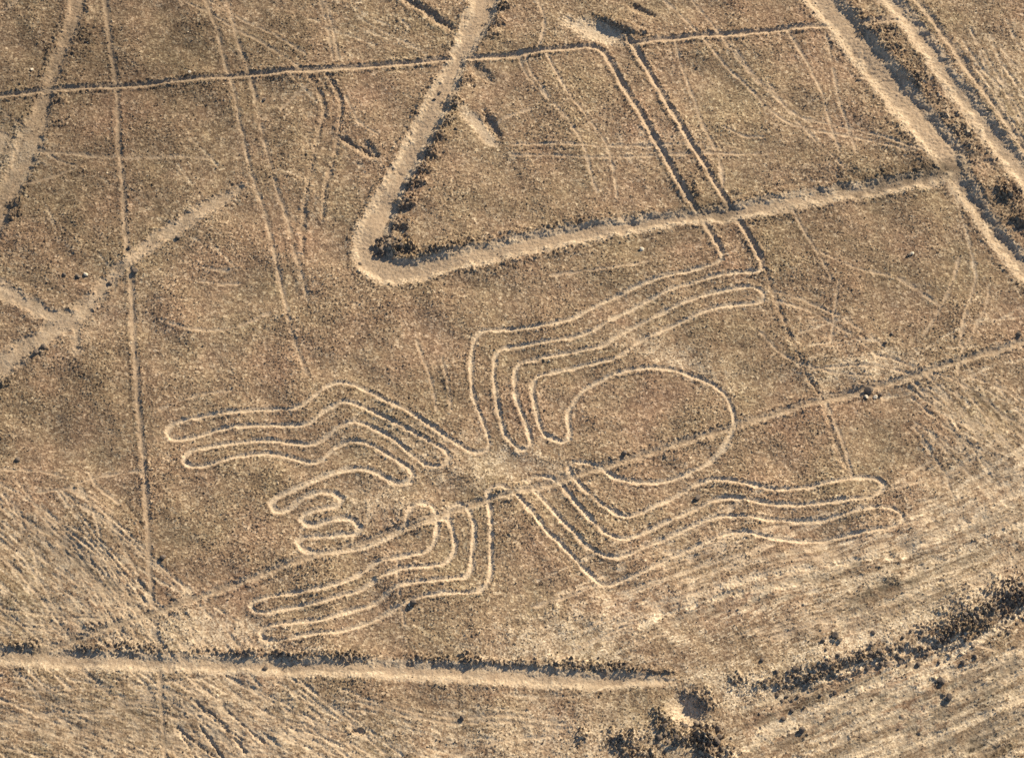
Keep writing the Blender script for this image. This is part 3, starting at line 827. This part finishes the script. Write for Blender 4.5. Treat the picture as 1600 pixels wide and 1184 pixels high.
# ------------------------------------------------------------------ stones
import bmesh
def stone_mesh(name, seed, mat, sub=1, flat=0.7):
    r = random.Random(seed)
    bm = bmesh.new()
    bmesh.ops.create_icosphere(bm, subdivisions=sub, radius=0.5)
    ax = [Vector((r.gauss(0, 1), r.gauss(0, 1), r.gauss(0, 1))).normalized() for _ in range(7)]
    for v in bm.verts:                                    # chip flat faces off a ball
        p = v.co.copy()
        for k, a in enumerate(ax):
            lim = 0.30 + 0.04 * (k % 3)
            d = p.dot(a)
            if d > lim:
                p -= a * (d - lim) * 0.9
        p.x *= 1.15; p.z *= flat
        v.co = p + Vector((r.uniform(-1, 1), r.uniform(-1, 1), r.uniform(-1, 1))) * 0.025
    me = bpy.data.meshes.new(name)
    bm.to_mesh(me)
    bm.free()
    me.materials.append(mat)
    return me

def scatter(n, weight, seed):
    r = np.random.default_rng(seed)
    y = r.uniform(Y0 + 1, Y1 - 1, n)
    w = W0 + (W1 - W0) * (y - Y0) / (Y1 - Y0)
    x = r.uniform(-1, 1, n) * (w - 1)
    keep = r.random(n) < at(weight, x, y)
    return x[keep], y[keep]

patch = np.clip((0.42 + 0.05 * n_f3) * bare ** 1.5, 0.05, 1)
wgt = np.clip(patch * (1 - 0.93 * np.clip(CLR, 0, 1)) * (1 - 0.5 * np.clip(PAL, 0, 1)) * (1 - 0.5 * washed) + 0.3 * DRK + 1.0 * RIM * (1 - CLR), 0, 1)
sx, sy = scatter(210000, wgt, 41)
r = np.random.default_rng(5)
ns = len(sx)
size = 0.04 + 0.030 * r.gamma(1.2, 0.65, ns)
size *= 1 + 0.3 * at(DRK, sx, sy)
size = np.clip(size, 0.04, 0.24)
sz = hz(sx, sy) + size * 0.12
variants = bpy.data.collections.new('stone_shapes')
def scatter_object(name, label, x, y, z, size, shapes, seed):
    r = np.random.default_rng(seed)
    me = bpy.data.meshes.new(name)
    me.vertices.add(len(x))
    me.vertices.foreach_set('co', np.stack([x, y, z], -1).astype(np.float32).ravel())
    a = me.attributes.new('size', 'FLOAT', 'POINT'); a.data.foreach_set('value', size.astype(np.float32))
    a = me.attributes.new('spin', 'FLOAT_VECTOR', 'POINT')
    rot = np.stack([r.normal(0, .35, len(x)), r.normal(0, .35, len(x)), r.uniform(0, 6.28, len(x))], -1).astype(np.float32)
    a.data.foreach_set('vector', rot.ravel())
    o = bpy.data.objects.new(name, me)
    coll.objects.link(o)
    props(o, label, 'gravel', None, 'stuff')
    ng = bpy.data.node_groups.new(name, 'GeometryNodeTree')
    ng.interface.new_socket('Geometry', in_out='INPUT', socket_type='NodeSocketGeometry')
    ng.interface.new_socket('Geometry', in_out='OUTPUT', socket_type='NodeSocketGeometry')
    gi, go = ng.nodes.new('NodeGroupInput'), ng.nodes.new('NodeGroupOutput')
    inst = ng.nodes.new('GeometryNodeInstanceOnPoints')
    geo2i = ng.nodes.new('GeometryNodeGeometryToInstance')
    for me_s in shapes:
        ob = bpy.data.objects.get(me_s.name + '_source')
        oi = ng.nodes.new('GeometryNodeObjectInfo')
        oi.inputs['Object'].default_value = ob
        ng.links.new(oi.outputs['Geometry'], geo2i.inputs[0])
    s_ = ng.nodes.new('GeometryNodeInputNamedAttribute'); s_.data_type = 'FLOAT'; s_.inputs[0].default_value = 'size'
    v_ = ng.nodes.new('GeometryNodeInputNamedAttribute'); v_.data_type = 'FLOAT_VECTOR'; v_.inputs[0].default_value = 'spin'
    inst.inputs['Pick Instance'].default_value = True
    ng.links.new(gi.outputs[0], inst.inputs['Points'])
    ng.links.new(geo2i.outputs[0], inst.inputs['Instance'])
    e2r = ng.nodes.new('FunctionNodeEulerToRotation')
    ng.links.new(v_.outputs[0], e2r.inputs[0])
    ng.links.new(e2r.outputs[0], inst.inputs['Rotation'])
    ng.links.new(s_.outputs[0], inst.inputs['Scale'])
    ng.links.new(inst.outputs[0], go.inputs[0])
    md = o.modifiers.new('stones', 'NODES')
    md.node_group = ng
    return o
shapes = []
for k in range(6):
    me = stone_mesh('pebble_shape', 100 + k, MAT_S, 1, 0.62)
    me.name = 'pebble_shape_%d' % k
    ob = bpy.data.objects.new(me.name + '_source', me)       # never linked: only the shape the gravel is made from
    shapes.append(me)
scatter_object('gravel', 'dark and tan surface stones strewn over the plain', sx, sy, sz, size, shapes, 9)

# ---- the stones one can pick out singly
big_shapes = {m: [stone_mesh('stone', 200 + k, mm, 2, 0.7) for k in range(5)] for m, mm in (('dark', MAT_DARK), ('pale', MAT_PALE), ('mix', MAT_S))}
def stone(x, y, s, kind, label, group=None, flat=1.0):
    me = random.choice(big_shapes[kind])
    o = bpy.data.objects.new('stone', me)
    o.location = (x, y, float(hz(x, y)) + s * 0.16)
    o.rotation_euler = (random.gauss(0, .2), random.gauss(0, .2), random.uniform(0, 6.28))
    o.scale = (s * random.uniform(.85, 1.2), s * random.uniform(.8, 1.1), s * random.uniform(.8, 1.1) * flat)
    coll.objects.link(o)
    props(o, label, 'stone', group)
for (px, py, s, kind, label) in [
    (50, 110, .26, 'pale', 'small white stone alone near the top left path'),
    (297, 115, .24, 'pale', 'small white stone on the bank of the top horizontal line'),
    (134, 429, .34, 'pale', 'whitish stone beside its dark shadow left of the upright line'),
    (122, 432, .34, 'dark', 'flat dark stone added as the shadow of the whitish one left of the upright line'),  # dark piece laid where the whitish stone's shadow falls
    (27, 717, .36, 'dark', 'lone dark stone near the left edge above the wheel tracks'),
    (1003, 389, .36, 'pale', 'bright stone just below the lower arm of the broad V'),
    (1425, 397, .30, 'pale', 'bright stone alone on the open plain right of the long lines'),
    (1421, 399, .28, 'dark', 'dark stone added as the shadow of the bright one right of the long lines'),  # dark piece on the bright stone's shaded side, drawn as its shadow
    (1358, 611, .62, 'dark', 'largest dark boulder on the straight line right of the abdomen'),
    (1368, 620, .34, 'pale', 'pale stone at the foot of the dark boulder on the straight line'),
    (1354, 620, .30, 'pale', 'low pale stone on the near side of the dark boulder'),
    (1376, 616, .30, 'dark', 'small dark stone right of the boulder on the straight line'),
    (645, 942, .50, 'dark', 'dark stone in the elbow of the lowest left spider leg'),
    (640, 944, .24, 'pale', 'pale chip beside the dark stone at the lowest left leg'),
    (976, 709, .42, 'dark', 'dark stone inside the abdomen above the straight line'),
    (1090, 777, .40, 'dark', 'dark stone between the lower right leg furrows near their bend'),
    (722, 1122, .36, 'dark', 'dark stone on the open ground below the dirt road'),
    (1305, 994, .50, 'dark', 'dark stone above the stony bank at lower right'),
    (1472, 1058, .48, 'dark', 'dark stone among the wash streaks below the stony bank'),
    (1484, 1084, .42, 'dark', 'dark stone at the pale fork of the wash streaks'),
    (1254, 1137, .46, 'dark', 'dark elongated stone in the wash near the bottom edge'),
    (1525, 1021, .34, 'dark', 'small dark stone in the pale wash right of the bank'),
    (100, 431, .30, 'dark', 'dark stone left of the whitish stone near the upright line'),
    (172, 441, .36, 'dark', 'dark stone beside the rough diagonal path'),
    (202, 388, .34, 'dark', 'dark stone on the right rim of the upright line'),
    (212, 424, .40, 'dark', 'dark stone where the upright line meets the diagonal path'),
    (278, 372, .36, 'dark', 'dark stone on the lower rim of the rough diagonal path'),
    (68, 544, .40, 'dark', 'upper dark stone on the lower left end of the diagonal path'),
    (57, 552, .46, 'dark', 'lower dark stone on the lower left end of the diagonal path'),
    (255, 870, .44, 'dark', 'dark stone at the foot of the wheel tracks by the upright line'),
    (413, 155, .30, 'dark', 'small dark stone between the steep pair and the bent track'),
    (1592, 523, .42, 'dark', 'dark stone at the right edge above the straight line'),
    (1383, 537, .28, 'dark', 'small dark stone on the plain above the straight line'),
    (1393, 522, .26, 'dark', 'smaller dark stone beside another above the straight line'),
    (562, 411, .30, 'dark', 'single dark stone lying in the corner of the broad V'),
    (687, 145, .26, 'dark', 'single dark stone lying on the upper arm of the broad V'),
    (414, 1043, .34, 'dark', 'dark stone lying in the middle of the dirt road'),
]:
    x, y = g(px, py)
    stone(float(x), float(y), s, kind, label)
zones = [
    ('stones heaped in the broad V', 'dark stone of the heap in the inner corner of the broad V', (608, 386, 20, 14), 45, (.14, .28), 'dark'),
    ('stones along the V', 'dark stone of the heaps beside the upper arm of the broad V', None, 45, (.13, .24), 'dark'),
    ('stones on the wash bank', 'dark stone on the steep stony bank at lower right', None, 90, (.16, .32), 'dark'),
    ('stones by the crater', 'dark stone in the rough hollow below the round crater', (1080, 1148, 40, 14), 25, (.2, .4), 'dark'),
    ('stones on the road ridge', 'stone on the dark ridge between the two top right roads', None, 50, (.14, .26), 'mix'),
]
upper = [(630, 318), (645, 287), (658, 268), (672, 240), (682, 216), (693, 192), (704, 162), (622, 350), (722, 128)]
bankp = smooth_path(parse(bankpts))
ridge = smooth_path(parse("1372,50 1410,97 1455,147 1497,197 1535,240"))
for gi, (grp, lab, ell, n, (s0, s1), kind) in enumerate(zones):
    for k in range(n):
        if ell:
            a, rr = random.uniform(0, 6.28), math.sqrt(random.random())
            x, y = g(ell[0] + math.cos(a) * ell[2] * rr * 1.4, ell[1] + math.sin(a) * ell[3] * rr * 1.4)
        elif gi == 1:
            c = random.choice(upper)
            x, y = g(c[0] + random.gauss(3, 10), c[1] + random.gauss(0, 7))
        elif gi == 2:
            p = bankp[random.randrange(6, len(bankp))]
            x, y = p[0] + random.gauss(0, .5), p[1] + random.gauss(0, .9)
        else:
            p = ridge[random.randrange(len(ridge))]
            x, y = p[0] + random.gauss(0, .3), p[1] + random.gauss(0, .3)
        lb, gp = lab, grp
        if gi in (1, 2, 4):
            cuts = {1: (g(690, 170)[1], g(640, 300)[1]), 2: (g(1480, 990)[0], g(1330, 1030)[0]), 4: (g(1420, 110)[1], g(1490, 190)[1])}[gi]
            v = x if gi == 2 else y
            sec = 0 if v > cuts[0] else (1 if v > cuts[1] else 2)
            lb = {1: ('dark stone beside the upper arm of the broad V, near the crossing line', 'dark stone halfway down the upper arm of the broad V', 'dark stone beside the upper arm close to the corner of the broad V'),
                  2: ('dark stone at the thick right end of the stony bank', 'dark stone in the middle of the stony bank at lower right', 'dark stone at the thin left end of the stony bank'),
                  4: ('stone on the upper part of the ridge between the top right roads', 'stone halfway along the ridge between the top right roads', 'stone on the lower end of the ridge between the top right roads')}[gi][sec]
            gp = grp + (', far part', ', middle part', ', near part')[sec]
        stone(float(x), float(y), random.uniform(s0, s1), kind, lb, gp)
